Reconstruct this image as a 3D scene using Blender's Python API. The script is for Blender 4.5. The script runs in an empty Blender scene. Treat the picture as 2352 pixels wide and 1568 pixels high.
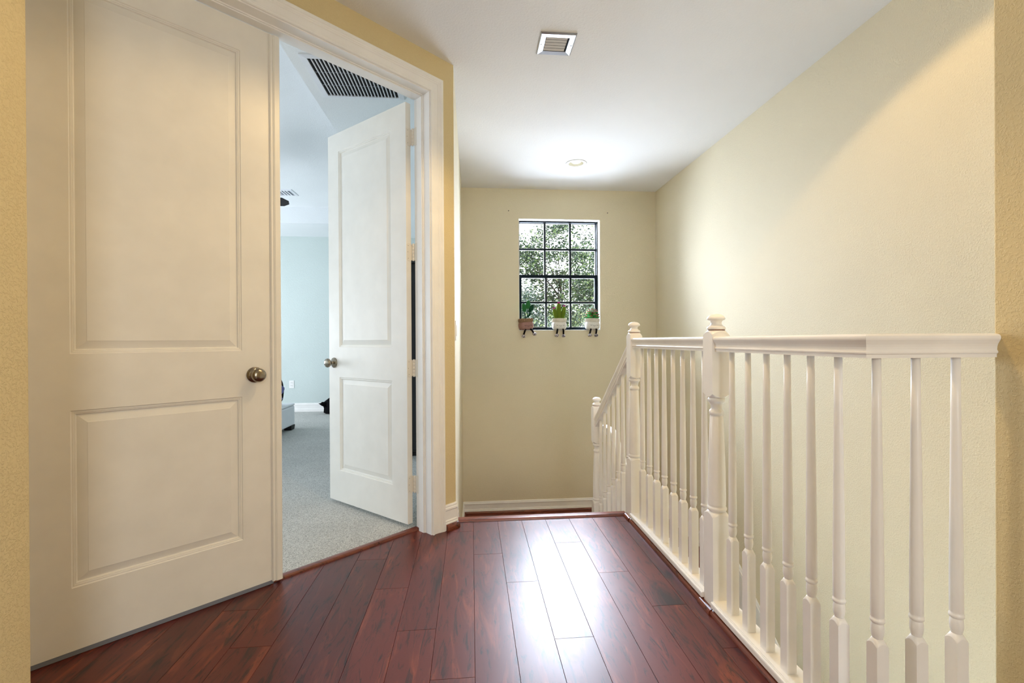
import bpy, bmesh, math, random
from mathutils import Vector, Matrix
random.seed(11)
PI = math.pi
SC = bpy.context.scene
COL = SC.collection

# ------------------------------------------------------------------ camera
EYE = Vector((0, 0, 1.07))
yaw, pitch, roll = .0862954, -.00240364, -.0054689
fw = Vector((math.sin(yaw) * math.cos(pitch), math.cos(yaw) * math.cos(pitch), math.sin(pitch)))
r0 = Vector((math.cos(yaw), -math.sin(yaw), 0))
u0 = r0.cross(fw)
rt = r0 * math.cos(roll) + u0 * math.sin(roll)
up = u0 * math.cos(roll) - r0 * math.sin(roll)
cd = bpy.data.cameras.new('camera')
cam = bpy.data.objects.new('camera', cd)
COL.objects.link(cam)
cd.sensor_width = 36
cd.lens = 1078.25 / 2352 * 36
cd.clip_start = .02
cam.matrix_world = Matrix(((rt.x, up.x, -fw.x, EYE.x), (rt.y, up.y, -fw.y, EYE.y), (rt.z, up.z, -fw.z, EYE.z), (0, 0, 0, 1)))
SC.camera = cam

# ------------------------------------------------------------------ materials
MATS = {}
def nodes(name):
    m = bpy.data.materials.new(name)
    m.use_nodes = True
    nt = m.node_tree
    b = nt.nodes['Principled BSDF']
    MATS[name] = m
    return m, nt, b
def N(nt, t, **kw):
    n = nt.nodes.new(t)
    for k, v in kw.items():
        if k.startswith('i_'):
            n.inputs[int(k[2:])].default_value = v
        else:
            setattr(n, k, v)
    return n
def coords(nt, scale=(1, 1, 1), kind='Object'):
    tc = N(nt, 'ShaderNodeTexCoord')
    mp = N(nt, 'ShaderNodeMapping')
    mp.inputs['Scale'].default_value = scale
    nt.links.new(tc.outputs[kind], mp.inputs['Vector'])
    return mp.outputs['Vector']
def noise(nt, vec, scale, detail=3, rough=.5, dist=0):
    n = N(nt, 'ShaderNodeTexNoise')
    n.inputs['Scale'].default_value = scale
    n.inputs['Detail'].default_value = detail
    n.inputs['Roughness'].default_value = rough
    n.inputs['Distortion'].default_value = dist
    nt.links.new(vec, n.inputs['Vector'])
    return n.outputs['Fac']
def ramp(nt, fac, stops):
    r = N(nt, 'ShaderNodeValToRGB')
    el = r.color_ramp.elements
    while len(el) > 1: el.remove(el[-1])
    el[0].position = stops[0][0]; el[0].color = (*stops[0][1], 1)
    for p, c in stops[1:]:
        e = el.new(p); e.color = (*c, 1)
    nt.links.new(fac, r.inputs['Fac'])
    return r.outputs['Color']
def bump(nt, b, h, strength, dist=.002, prev=None):
    bp = N(nt, 'ShaderNodeBump')
    bp.inputs['Strength'].default_value = strength
    bp.inputs['Distance'].default_value = dist
    nt.links.new(h, bp.inputs['Height'])
    if prev: nt.links.new(prev, bp.inputs['Normal'])
    nt.links.new(bp.outputs['Normal'], b.inputs['Normal'])
    return bp.outputs['Normal']
def g3(v): return (v, v, v)
def plain(name, col, rough=.5, metal=0, spec=.5, nb=0, nscale=200):
    m, nt, b = nodes(name)
    b.inputs['Base Color'].default_value = (*col, 1)
    b.inputs['Roughness'].default_value = rough
    b.inputs['Metallic'].default_value = metal
    b.inputs['Specular IOR Level'].default_value = spec
    v = coords(nt)
    f = noise(nt, v, 9, 3)
    c = ramp(nt, f, [(.3, tuple(x * .965 for x in col)), (.7, tuple(min(1, x * 1.02) for x in col))])
    nt.links.new(c, b.inputs['Base Color'])
    if nb: bump(nt, b, noise(nt, v, nscale, 2), nb, .001)
    return m
def wallmat(name, col, strength=.5, scale=70, rough=.8):
    m, nt, b = nodes(name)
    v = coords(nt)
    f = noise(nt, v, 1.7, 2)
    c = ramp(nt, f, [(.3, tuple(x * .975 for x in col)), (.7, tuple(min(1, x * 1.015) for x in col))])
    nt.links.new(c, b.inputs['Base Color'])
    b.inputs['Roughness'].default_value = rough
    b.inputs['Specular IOR Level'].default_value = .3
    # knock-down plaster: flattened worm-like ridges over a fine orange peel
    n1 = noise(nt, v, scale, 3.5, .55, .6)
    r1 = ramp(nt, n1, [(.485, g3(0)), (.55, g3(.85)), (.68, g3(1))])
    p = bump(nt, b, r1, strength, .004)
    n2 = noise(nt, v, scale * 4.5, 2)
    bump(nt, b, n2, strength * .35, .0016, p)
    return m
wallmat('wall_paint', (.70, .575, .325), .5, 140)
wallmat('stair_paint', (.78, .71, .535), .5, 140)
wallmat('ceiling_paint', (.80, .795, .79), .2, 90, .85)
wallmat('bedroom_paint', (.58, .655, .64), .35, 80)
wallmat('bedroom_ceiling_paint', (.80, .83, .85), .3, 110)
plain('trim_white', (.87, .86, .84), .35, nb=.04)
plain('door_white', (.83, .81, .76), .4, nb=.05, nscale=420)
plain('rail_white', (.90, .88, .86), .32, nb=.05, nscale=90)
plain('nickel', (.30, .26, .20), .22, 1)
plain('steel', (.42, .43, .46), .3, 1)
plain('vent_white', (.75, .77, .82), .3, 0, .6)
plain('louver_grey', (.60, .57, .53), .5)
plain('black', (.006, .006, .008), .6)
plain('dark_void', (.003, .003, .004), .9)
plain('frame_bronze', (.003, .009, .016), .5, 0, .12)
plain('plastic_white', (.82, .82, .81), .35)
plain('sweep_grey', (.20, .22, .27), .35)
plain('hinge_paint', (.80, .765, .69), .35)
plain('leather_white', (.82, .84, .88), .45, nb=.1, nscale=150)
plain('fan_black', (.008, .007, .008), .45)
plain('grass', (.10, .14, .05), .9, nb=.5, nscale=40)
plain('bark', (.05, .042, .035), .9, nb=.8, nscale=30)
plain('hole', (.05, .045, .04), .9)
plain('reflector_olive', (.50, .49, .40), .35)

def carpet():
    m, nt, b = nodes('carpet')
    v = coords(nt)
    n1 = noise(nt, v, 190, 3, .6)
    n2 = noise(nt, v, 3.0, 3)
    c1 = ramp(nt, n1, [(.33, (.36, .36, .34)), (.5, (.70, .70, .67)), (.66, (.88, .88, .84))])
    mx = N(nt, 'ShaderNodeMix', data_type='RGBA', blend_type='MULTIPLY')
    mx.inputs[0].default_value = .5
    nt.links.new(c1, mx.inputs[6])
    nt.links.new(ramp(nt, n2, [(.3, g3(.82)), (.7, g3(1))]), mx.inputs[7])
    nt.links.new(mx.outputs[2], b.inputs['Base Color'])
    b.inputs['Roughness'].default_value = 1
    b.inputs['Specular IOR Level'].default_value = .05
    bump(nt, b, n1, 1, .012)
carpet()

def wood(name, dark, mid, light, rough, island=True, axis='Y', gloss=.5, coat=0):
    m, nt, b = nodes(name)
    v = coords(nt, (10, 1.5, 10) if axis == 'Y' else (1.5, 10, 10))
    geo = N(nt, 'ShaderNodeNewGeometry')
    cmb = N(nt, 'ShaderNodeCombineXYZ')
    mul = N(nt, 'ShaderNodeMath', operation='MULTIPLY'); mul.inputs[1].default_value = 57.
    nt.links.new(geo.outputs['Random Per Island'], mul.inputs[0])
    for k in range(3): nt.links.new(mul.outputs[0], cmb.inputs[k])
    add = N(nt, 'ShaderNodeVectorMath', operation='ADD')
    nt.links.new(v, add.inputs[0]); nt.links.new(cmb.outputs[0], add.inputs[1])
    vv = add.outputs[0]
    n1 = noise(nt, vv, 1.2, 6, .62, 1.1)
    c = ramp(nt, n1, [(.30, dark), (.42, mid), (.54, mid), (.66, light)])
    fine = noise(nt, vv, 14, 4, .6)
    streak = ramp(nt, noise(nt, vv, 2.6, 5, .7, 2.2), [(.36, g3(.16)), (.47, g3(1))])
    mx = N(nt, 'ShaderNodeMix', data_type='RGBA', blend_type='MULTIPLY'); mx.inputs[0].default_value = .9
    nt.links.new(c, mx.inputs[6]); nt.links.new(streak, mx.inputs[7])
    hv = N(nt, 'ShaderNodeHueSaturation')
    mr = N(nt, 'ShaderNodeMapRange'); mr.inputs[3].default_value = .82; mr.inputs[4].default_value = 1.18
    nt.links.new(geo.outputs['Random Per Island'], mr.inputs[0])
    nt.links.new(mr.outputs[0], hv.inputs['Value'])
    nt.links.new(mx.outputs[2], hv.inputs['Color'])
    nt.links.new(hv.outputs[0], b.inputs['Base Color'])
    rr = N(nt, 'ShaderNodeMapRange'); rr.inputs[3].default_value = rough * .85; rr.inputs[4].default_value = rough * 1.25
    nt.links.new(noise(nt, coords(nt), 5, 4), rr.inputs[0])
    nt.links.new(rr.outputs[0], b.inputs['Roughness'])
    b.inputs['Specular IOR Level'].default_value = gloss
    b.inputs['Coat Weight'].default_value = coat
    b.inputs['Coat Roughness'].default_value = .31
    p = bump(nt, b, fine, .12, .0006)
    bump(nt, b, noise(nt, coords(nt), 420, 2), .10, .0006, p)
wood('laminate', (.012, .0022, .0018), (.098, .0125, .0060), (.185, .036, .012), .45, gloss=.15, coat=.62)
wood('wood_trim', (.05, .012, .006), (.16, .038, .018), (.24, .07, .03), .3)
wood('wood_trim_x', (.05, .012, .006), (.16, .038, .018), (.24, .07, .03), .3, axis='X')

def leafmat(name, a, b_, c_):
    m, nt, b = nodes(name)
    geo = N(nt, 'ShaderNodeNewGeometry')
    c = ramp(nt, geo.outputs['Random Per Island'], [(.0, a), (.55, b_), (1, c_)])
    nt.links.new(c, b.inputs['Base Color'])
    b.inputs['Roughness'].default_value = .45
    tr = N(nt, 'ShaderNodeBsdfTranslucent')
    nt.links.new(c, tr.inputs['Color'])
    mx = N(nt, 'ShaderNodeMixShader'); mx.inputs[0].default_value = .35
    out = nt.nodes['Material Output']
    nt.links.new(b.outputs[0], mx.inputs[1]); nt.links.new(tr.outputs[0], mx.inputs[2])
    nt.links.new(mx.outputs[0], out.inputs['Surface'])
leafmat('leaf_mid', (.005, .015, .008), (.018, .044, .020), (.14, .20, .07))
leafmat('leaf_pale', (.010, .026, .016), (.05, .085, .045), (.26, .31, .12))
leafmat('leaf_blue', (.008, .022, .018), (.028, .055, .045), (.11, .15, .11))

def glass():
    m, nt, b = nodes('window_glass')
    out = nt.nodes['Material Output']
    t = N(nt, 'ShaderNodeBsdfTransparent')
    g = N(nt, 'ShaderNodeBsdfGlossy'); g.inputs['Roughness'].default_value = .02
    f = N(nt, 'ShaderNodeFresnel'); f.inputs['IOR'].default_value = 1.3
    mx = N(nt, 'ShaderNodeMixShader')
    nt.links.new(f.outputs[0], mx.inputs[0]); nt.links.new(t.outputs[0], mx.inputs[1]); nt.links.new(g.outputs[0], mx.inputs[2])
    nt.links.new(mx.outputs[0], out.inputs['Surface'])
glass()
def emit(name, col, s):
    m, nt, b = nodes(name)
    b.inputs['Base Color'].default_value = (.9, .9, .9, 1)
    b.inputs['Emission Color'].default_value = (*col, 1)
    b.inputs['Emission Strength'].default_value = s
emit('lamp_lens', (1, .99, .97), 1.3)

def knit(name, col, sc=260):
    m, nt, b = nodes(name)
    v = coords(nt)
    w = N(nt, 'ShaderNodeTexWave'); w.inputs['Scale'].default_value = sc / 6; w.inputs['Distortion'].default_value = 2
    nt.links.new(v, w.inputs['Vector'])
    c = ramp(nt, noise(nt, v, sc, 2), [(.3, tuple(x * .8 for x in col)), (.7, tuple(min(1, x * 1.08) for x in col))])
    nt.links.new(c, b.inputs['Base Color'])
    b.inputs['Roughness'].default_value = .95
    b.inputs['Specular IOR Level'].default_value = .1
    bump(nt, b, w.outputs['Fac'], .5, .002)
knit('knit_white', (.80, .79, .76))
knit('knit_cream', (.70, .66, .58))
knit('knit_pink', (.36, .21, .18))
knit('knit_brown', (.27, .17, .10))
knit('felt_green', (.03, .15, .045))
knit('felt_dark_green', (.012, .055, .025))
knit('felt_olive', (.13, .20, .02))
knit('felt_magenta', (.40, .02, .22))
knit('felt_mint', (.34, .45, .36))
knit('felt_leaf', (.05, .30, .07))
knit('felt_red', (.45, .10, .09))
knit('felt_soil', (.13, .045, .03))
knit('felt_black', (.012, .009, .010))
knit('felt_bag', (.004, .004, .005))
knit('blanket_blue', (.22, .24, .50))
def spotted():
    m, nt, b = nodes('shoe_spotted')
    v = coords(nt)
    c = ramp(nt, noise(nt, v, 95, 1), [(.47, (.08, .06, .08)), (.53, (.62, .58, .60))])
    nt.links.new(c, b.inputs['Base Color']); b.inputs['Roughness'].default_value = .8
spotted()

# ------------------------------------------------------------------ mesh building
class MB:
    def __init__(s, xf=None):
        s.v, s.f, s.xf, s.sm = [], [], xf, set()
    def add(s, vs, fs, smooth=False):
        o = len(s.v)
        for p in vs:
            p = Vector(p)
            s.v.append(s.xf(p) if s.xf else p)
        for f in fs:
            if smooth: s.sm.add(len(s.f))
            s.f.append([i + o for i in f])
        return s
    def box(s, x0, x1, y0, y1, z0, z1):
        return s.add([(x0, y0, z0), (x1, y0, z0), (x1, y1, z0), (x0, y1, z0), (x0, y0, z1), (x1, y0, z1), (x1, y1, z1), (x0, y1, z1)],
                     [(0, 3, 2, 1), (4, 5, 6, 7), (0, 1, 5, 4), (1, 2, 6, 5), (2, 3, 7, 6), (3, 0, 4, 7)])
    def prism(s, poly, z0, z1):
        n = len(poly)
        vs = [(p[0], p[1], z0) for p in poly] + [(p[0], p[1], z1) for p in poly]
        return s.add(vs, [tuple(range(n))[::-1], tuple(range(n, 2 * n))] + [(i, (i + 1) % n, n + (i + 1) % n, n + i) for i in range(n)])
    def loft(s, rings, cap=True, smooth=True, closed=True):
        n = len(rings[0]); vs = [p for r in rings for p in r]; fs = []
        for k in range(len(rings) - 1):
            for i in range(n if closed else n - 1):
                j = (i + 1) % n
                fs.append((k * n + i, k * n + j, (k + 1) * n + j, (k + 1) * n + i))
        s.add(vs, fs, smooth)
        if cap:
            s.add(rings[0], [tuple(range(n))[::-1]]); s.add(rings[-1], [tuple(range(n))])
        return s
    def lathe(s, prof, c=(0, 0, 0), n=24, axis=None, smooth=True):
        """prof: (radius, height); axis None = Z, else a (u, v, w) frame"""
        U, V, W = axis or (Vector((1, 0, 0)), Vector((0, 1, 0)), Vector((0, 0, 1)))
        c = Vector(c)
        rings = [[c + U * (r * math.cos(2 * PI * i / n)) + V * (r * math.sin(2 * PI * i / n)) + W * h for i in range(n)] for r, h in prof]
        return s.loft(rings, True, smooth)
    def extrude(s, prof, p0, p1, U, V, sh0=0, sh1=0, smooth=False):
        p0, p1, U, V = Vector(p0), Vector(p1), Vector(U), Vector(V)
        d = (p1 - p0).normalized()
        a = [p0 + U * u + V * v + d * (sh0 * u) for u, v in prof]
        b = [p1 + U * u + V * v + d * (sh1 * u) for u, v in prof]
        return s.loft([a, b], True, smooth)
    def tube(s, pts, r, n=10, smooth=True):
        pts = [Vector(p) for p in pts]; rings = []
        for i, p in enumerate(pts):
            t = (pts[min(i + 1, len(pts) - 1)] - pts[max(i - 1, 0)]).normalized()
            a = t.cross(Vector((0, 0, 1)) if abs(t.z) < .9 else Vector((1, 0, 0))).normalized(); b = t.cross(a)
            rr = r[i] if isinstance(r, (list, tuple)) else r
            rings.append([p + a * (rr * math.cos(2 * PI * k / n)) + b * (rr * math.sin(2 * PI * k / n)) for k in range(n)])
        return s.loft(rings, True, smooth)
    def ball(s, c, rx, ry, rz, rot=None, n=16, m=10):
        c = Vector(c); rings = []
        for k in range(m + 1):
            ph = -PI / 2 + PI * (k + .02) / (m + .04)
            ring = []
            for i in range(n):
                p = Vector((rx * math.cos(ph) * math.cos(2 * PI * i / n), ry * math.cos(ph) * math.sin(2 * PI * i / n), rz * math.sin(ph)))
                if rot: p = rot @ p
                ring.append(c + p)
            rings.append(ring)
        return s.loft(rings)
    def build(s, name, mat, parent=None, bevel=0, off=None):
        me = bpy.data.meshes.new(name)
        o = off if off is not None else (root_loc(parent) if parent else Vector((0, 0, 0)))
        me.from_pydata([v - o for v in s.v], [], s.f)
        for i in s.sm: me.polygons[i].use_smooth = True
        bm = bmesh.new(); bm.from_mesh(me)
        bmesh.ops.remove_doubles(bm, verts=bm.verts, dist=1e-6)
        bmesh.ops.recalc_face_normals(bm, faces=bm.faces)
        bm.to_mesh(me); bm.free()
        me.materials.append(MATS[mat])
        ob = bpy.data.objects.new(name, me)
        COL.objects.link(ob)
        if parent: ob.parent = parent
        if bevel:
            md = ob.modifiers.new('bevel', 'BEVEL'); md.width = bevel; md.segments = 2; md.limit_method = 'ANGLE'; md.angle_limit = .6
        return ob
def root_loc(o):
    while o.parent: o = o.parent
    return o.location.copy()
def thing(name, label, cat, loc, group=None):
    o = bpy.data.objects.new(name, None); COL.objects.link(o)
    o.location = loc; o.empty_display_size = .05
    return tag(o, label, cat, group)
def tag(o, label, cat, group=None, kind=None):
    o['label'] = label; o['category'] = cat
    if group: o['group'] = group
    if kind: o['kind'] = kind
    return o
def struct(o, label=None):
    o['kind'] = 'structure'
    if label: o['label'] = label
    return o
def inst(mesh, name, loc, parent):
    o = bpy.data.objects.new(name, mesh); COL.objects.link(o)
    o.parent = parent; o.location = Vector(loc) - root_loc(parent)
    return o

# ------------------------------------------------------------------ frame of the angled door wall
ANG = .8355396
D = Vector((math.sin(ANG), math.cos(ANG), 0)); NN = Vector((math.cos(ANG), -math.sin(ANG), 0))
B = Vector((-.0955, 2.7314, 0)); Z = Vector((0, 0, 1))
def dw(p): return B + D * p[0] + NN * p[1] + Z * p[2]
ZC = 2.658            # hall ceiling
YB = 4.9              # stair end wall
XR = 1.98             # stair right wall
XL = -.0955           # stair left wall
ZL = -.73             # half landing
ZLOW = -2.74          # lower floor
S0, S1 = -1.737, -.176  # door opening along the wall
ZH = 2.440

# ------------------------------------------------------------------ walls
w = MB(dw)
w.box(-2.40, S0 - .02, -.13, 0, -.3, 2.78); w.box(S1 + .02, 0, -.13, 0, -.3, 2.78); w.box(S0 - .02, S1 + .02, -.13, 0, ZH + .02, 2.78)
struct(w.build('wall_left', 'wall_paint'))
b1 = B - NN * .13
w = MB().prism([(XL, B.y), (b1.x, b1.y), (b1.x, YB + .15), (XL, YB + .15)], ZLOW - .02, 2.78)
struct(w.build('wall_stair_left', 'stair_paint'))
WX0, WX1, WZ0, WZ1 = .4995, 1.3695, 1.178, 2.347
w = MB()
w.box(b1.x, WX0, YB, YB + .15, ZLOW - .02, 2.78); w.box(WX1, XR + .12, YB, YB + .15, ZLOW - .02, 2.78)
w.box(WX0, WX1, YB, YB + .15, ZLOW - .02, WZ0); w.box(WX0, WX1, YB, YB + .15, WZ1, 2.78)
struct(w.build('wall_back', 'stair_paint'))
struct(MB().box(XR, XR + .12, 1.056, YB, ZLOW - .02, 2.78).build('wall_right', 'stair_paint'))
YE, XE = 1.056, 1.29
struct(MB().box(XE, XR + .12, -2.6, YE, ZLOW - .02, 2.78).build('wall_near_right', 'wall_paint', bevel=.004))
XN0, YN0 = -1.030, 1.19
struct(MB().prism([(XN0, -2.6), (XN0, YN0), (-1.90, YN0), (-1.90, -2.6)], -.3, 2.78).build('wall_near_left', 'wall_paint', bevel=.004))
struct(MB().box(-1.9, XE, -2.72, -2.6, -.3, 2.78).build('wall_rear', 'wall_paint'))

# hall ceiling
pe = B - NN * .08
cp = [(pe.x, YB + .1), (XR + .1, YB + .1), (XR + .1, -2.7), (-1.9, -2.7), (-1.9, 1.1)]
q = dw((-2.39, -.08, 0)); cp += [(q.x, q.y), (pe.x, pe.y)]
ceil_ = MB().prism(cp, ZC, ZC + .12).build('ceiling', 'ceiling_paint')
RL = (.948, 4.16)
cut = MB().lathe([(.068, ZC - .05), (.068, ZC + .10)], (RL[0], RL[1], 0), 48, None, False).build('cutter', 'ceiling_paint')
bo = ceil_.modifiers.new('hole', 'BOOLEAN'); bo.operation = 'DIFFERENCE'; bo.object = cut; bo.solver = 'EXACT'
dg_ = bpy.context.evaluated_depsgraph_get()
me_ = bpy.data.meshes.new_from_object(ceil_.evaluated_get(dg_))
ceil_.modifiers.clear(); ceil_.data = me_
bpy.data.objects.remove(cut)
struct(ceil_)

# ------------------------------------------------------------------ laminate floor
def clip(poly, n, d):
    out = []
    for i in range(len(poly)):
        a, b = poly[i], poly[(i + 1) % len(poly)]
        da, db = n[0] * a[0] + n[1] * a[1] - d, n[0] * b[0] + n[1] * b[1] - d
        if da >= 0: out.append(a)
        if da * db < 0:
            t = da / (da - db); out.append((a[0] + (b[0] - a[0]) * t, a[1] + (b[1] - a[1]) * t))
    return out
def inset(poly, e):
    n = len(poly); A = sum(poly[i][0] * poly[(i + 1) % n][1] - poly[(i + 1) % n][0] * poly[i][1] for i in range(n))
    sg = 1 if A > 0 else -1
    res = []
    for i in range(n):
        a, b, c = Vector(poly[i - 1]), Vector(poly[i]), Vector(poly[(i + 1) % n])
        e1, e2 = (b - a), (c - b)
        if e1.length < 1e-4 or e2.length < 1e-4: return None
        e1.normalize(); e2.normalize()
        n1, n2 = Vector((-e1.y, e1.x)) * sg, Vector((-e2.y, e2.x)) * sg
        m = n1 + n2
        k = max(.25, 1 + n1.dot(n2))
        p = b + m * (e / k)
        res.append((p.x, p.y))
    return res
JOINT = {-2: 1.760, -1: 1.4957, 0: 2.353, 1: 2.068, 2: 1.6605, 3: 2.448, 4: 2.114, 5: 1.8285, 6: 1.555, -3: 2.066, -4: 2.3485, -5: 1.30, -6: 1.717, -7: 1.9555}
PW = .1425
fl = MB()
dB = NN.x * B.x + NN.y * B.y
for k in range(-13, 9):
    x0, x1 = .006 + PW * k, .006 + PW * (k + 1)
    y1lim = 2.776
    if x0 > .93: y1lim = 1.05
    j = JOINT.get(k, 1.2 + (k * .41) % 1.1)
    L = 1.1465
    ys = [j + L * i for i in range(-5, 4)]
    for ya, yb in zip(ys, ys[1:]):
        ya2, yb2 = max(ya, -2.6), min(yb, y1lim)
        if yb2 - ya2 < .01: continue
        xx1 = min(x1, .93) if yb2 > 1.06 and x1 > .93 and x0 < .93 else x1
        segs = [(x0, xx1, ya2, yb2)]
        if xx1 != x1 and ya2 < 1.05: segs = [(x0, xx1, 1.05, yb2), (x0, x1, ya2, 1.05)]
        for (p, q_, r_, s_) in segs:
            if s_ - r_ < .01 or q_ - p < .01: continue
            poly = [(p, r_), (q_, r_), (q_, s_), (p, s_)]
            poly = clip(poly, (NN.x, NN.y), dB - .110)
            poly = clip(poly, (1, 0), -1.7)
            if len(poly) < 3: continue
            a = inset(poly, .0003); c = inset(poly, .0011)
            if not a or not c: continue
            n = len(poly)
            fl.add([(u, v, -.0012) for u, v in a] + [(u, v, 0) for u, v in c] + [(u, v, -.006) for u, v in a],
                   [tuple(range(n, 2 * n))] + [(i, (i + 1) % n, n + (i + 1) % n, n + i) for i in range(n)] + [(2 * n + i, 2 * n + (i + 1) % n, (i + 1) % n, i) for i in range(n)])
struct(fl.build('floor', 'laminate'))
qa, qb = dw((0, -.115, 0)), dw((-2.39, -.115, 0))
MBs = MB().prism([(qa.x, qa.y), (XL, B.y), (XL, 2.79), (.935, 2.79), (.935, 1.06), (XE, 1.06), (XE, -2.6), (-1.9, -2.6), (-1.9, qb.y), (qb.x, qb.y)], -.30, -.0055)
struct(MBs.build('floor_slab', 'dark_void'))

# ------------------------------------------------------------------ stairs
RIS, GO = .1825, .26
YS = 2.80
st = thing('staircase', 'short dark red wooden flight going down to the landing below the window', 'stairs', (.43, YS, ZL)); st['kind'] = 'structure'
for i in range(1, 4):
    z = -RIS * i; y0 = YS + GO * (i - 1)
    MB().box(XL, .94, y0 - .02 + .0, y0 + GO, z - .03, z).build('tread', 'wood_trim_x', st, .008)
for i in range(0, 4):
    z = -RIS * i; y0 = YS + GO * i
    MB().box(XL, .94, y0, y0 + .015, z - RIS, z - (.03 if i else .004)).build('riser', 'trim_white', st)
struct(MB().box(XL, XR, YS + GO * 3 + .001, YB, ZL - .2, ZL).build('floor_landing', 'wood_trim_x'))
sl = thing('staircase', 'lower wooden flight turning back under the balustrade along the right wall', 'stairs', (1.5, 3.58, ZLOW)); sl['kind'] = 'structure'
for i in range(1, 11):
    z = ZL - RIS * i; y1 = YS + GO * 3 - GO * (i - 1)
    MB().box(1.0, XR - .016, y1 - GO, y1 + .02, z - .03, z).build('tread', 'wood_trim_x', sl, .008)
    MB().box(1.0, XR - .016, y1 - .015, y1, z, z + RIS - .03).build('riser', 'trim_white', sl)
struct(MB().box(-.1, XR, -.2, 4.9, ZLOW - .05, ZLOW).build('floor_lower', 'wood_trim'))
struct(MB().box(.94, 1.0, 1.056, 3.6, ZLOW, .027).build('wall_stairwell', 'wall_paint')).hide_render = False
# the part of that wall beyond the top step follows the flight
bpy.data.objects.remove(bpy.data.objects['wall_stairwell'])
sw = MB()
prof = [(1.056, ZLOW), (3.6, ZLOW), (3.6, ZL + .02), (YS + .52, -RIS * 3 + .06), (2.80, .02), (2.765, .027), (1.056, .027)]
sw.add([(.94, y, z) for y, z in prof] + [(1.0, y, z) for y, z in prof], [tuple(range(7)), tuple(range(7, 14))[::-1]] + [(i, (i + 1) % 7, 7 + (i + 1) % 7, 7 + i) for i in range(7)])
struct(sw.build('wall_stairwell', 'trim_white'))

# skirting on the stair walls and base mouldings
BP = [(0, 0), (.016, 0), (.016, .036), (.013, .040), (.014, .046), (.010, .052), (.010, .098), (.014, .104), (.013, .112), (.009, .116), (.009, .123), (.005, .130), (0, .130)]
def base(name, p0, p1, U, sh0=0, sh1=0, h=1.0):
    return struct(MB().extrude([(u, v * h) for u, v in BP], p0, p1, U, Z, sh0, sh1).build(name, 'trim_white'))
base('baseboard_back', (XL, YB, ZL), (XR, YB, ZL), (0, -1, 0), 0, 0, .965)
base('baseboard_right', (XR, YB, ZL), (XR, 3.58, ZL), (-1, 0, 0), 0, 0, .965)
base('baseboard_stair_left', (XL, YB, ZL), (XL, 3.58, ZL), (1, 0, 0), 0, 0, .965)
base('baseboard_left', dw((-.087, 0, 0)), dw((0, 0, 0)), NN, 0, .25, 1.08)
base('baseboard_left_far', dw((-2.1, 0, 0)), dw((-1.803, 0, 0)), NN, 0, 0, 1.08)
base('baseboard_near_left', (XN0, -2.6, 0), (XN0, YN0, 0), (1, 0, 0), 0, 0, 1.08)
base('baseboard_near_right', (XE, -2.6, 0), (XE, 1.0, 0), (-1, 0, 0), 0, 0, 1.08)
SHOE = [(0, 0), (.018, 0), (.018, .010), (.0165, .019), (.012, .026), (.006, .031), (0, .033)]
n_trim = [0]
def trim(mb, mat, bevel=0):
    n_trim[0] += 1
    return struct(mb.build('trim_%d' % n_trim[0], mat, bevel=bevel))
def shoe(p0, p1, U, mat='wood_trim', s=1, sh0=0, sh1=0):
    return trim(MB().extrude([(u * s, v * s) for u, v in SHOE], p0, p1, U, Z, sh0, sh1), mat)
shoe(dw((-.083, .0165, 0)), dw((.004, .0165, 0)), NN)
shoe((XL, YB - .0165, ZL), (XR, YB - .0165, ZL), (0, -1, 0), 'wood_trim_x', .75)
shoe((XL + .0165, YB, ZL), (XL + .0165, 3.58, ZL), (1, 0, 0), 'wood_trim', .75)
def skirt(x, U, y0, z0, y1, z1, h0, name):
    # raked board with a double bead on top, following the pitch
    pr = [(0, -.30), (.012, -.30), (.012, h0 - .05), (.010, h0 - .046), (.014, h0 - .040), (.014, h0 - .024), (.009, h0 - .02), (.009, h0 - .008), (.005, h0), (0, h0)]
    return struct(MB().extrude(pr, (x, y0, z0), (x, y1, z1), U, Z).build(name, 'trim_white'))
skirt(XR, (-1, 0, 0), 3.58, ZL, 1.06, ZL - (3.58 - 1.06) * .7019, .30, 'baseboard_stair_right')
skirt(XL, (1, 0, 0), YS + .02, -.014, 3.58, ZL + .17, .10, 'baseboard_stair_side')

# stair nosing strip at the edge of the hall floor
NP = [(-.028, 0), (-.026, .006), (-.016, .011), (.0, .012), (.024, .012), (.031, .008), (.033, 0), (.032, -.016), (.02, -.02), (.0, -.02)]
trim(MB().extrude(NP, (XL + .012, 2.806, 0), (.935, 2.806, 0), (0, 1, 0), Z), 'wood_trim_x')
# door threshold strip
TP = [(-.022, 0), (-.021, .006), (-.015, .010), (.0, .012), (.014, .011), (.020, .006), (.022, 0)]
trim(MB().extrude(TP, dw((S0, -.131, 0)), dw((S1, -.131, 0)), NN, Z), 'wood_trim_x')

# ------------------------------------------------------------------ door casing and jamb
CP = [(0, 0), (0, .011), (.003, .014), (.008, .014), (.011, .010), (.015, .011), (.019, .009), (.046, .011), (.050, .014), (.055, .013), (.059, .016), (.064, .0155), (.068, .019), (.081, .019), (.084, .016), (.084, 0)]
cs = MB()
RV = .005
cs.extrude(CP, dw((S1 + RV, 0, 0)), dw((S1 + RV, 0, ZH + RV)), D, NN, 0, 1)
cs.extrude(CP, dw((S0 - RV, 0, 0)), dw((S0 - RV, 0, ZH + RV)), -D, NN, 0, 1)
cs.extrude(CP, dw((S0 - RV, 0, ZH + RV)), dw((S1 + RV, 0, ZH + RV)), Z, NN, -1, 1)
trim(cs, 'trim_white')
jb = MB(dw)
for a, b in ((S1, S1 + .02), (S0 - .02, S0)):
    jb.box(a, b, -.135, .003, 0, ZH + .02)
jb.box(S0, S1, -.135, .003, ZH, ZH + .02)
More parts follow.
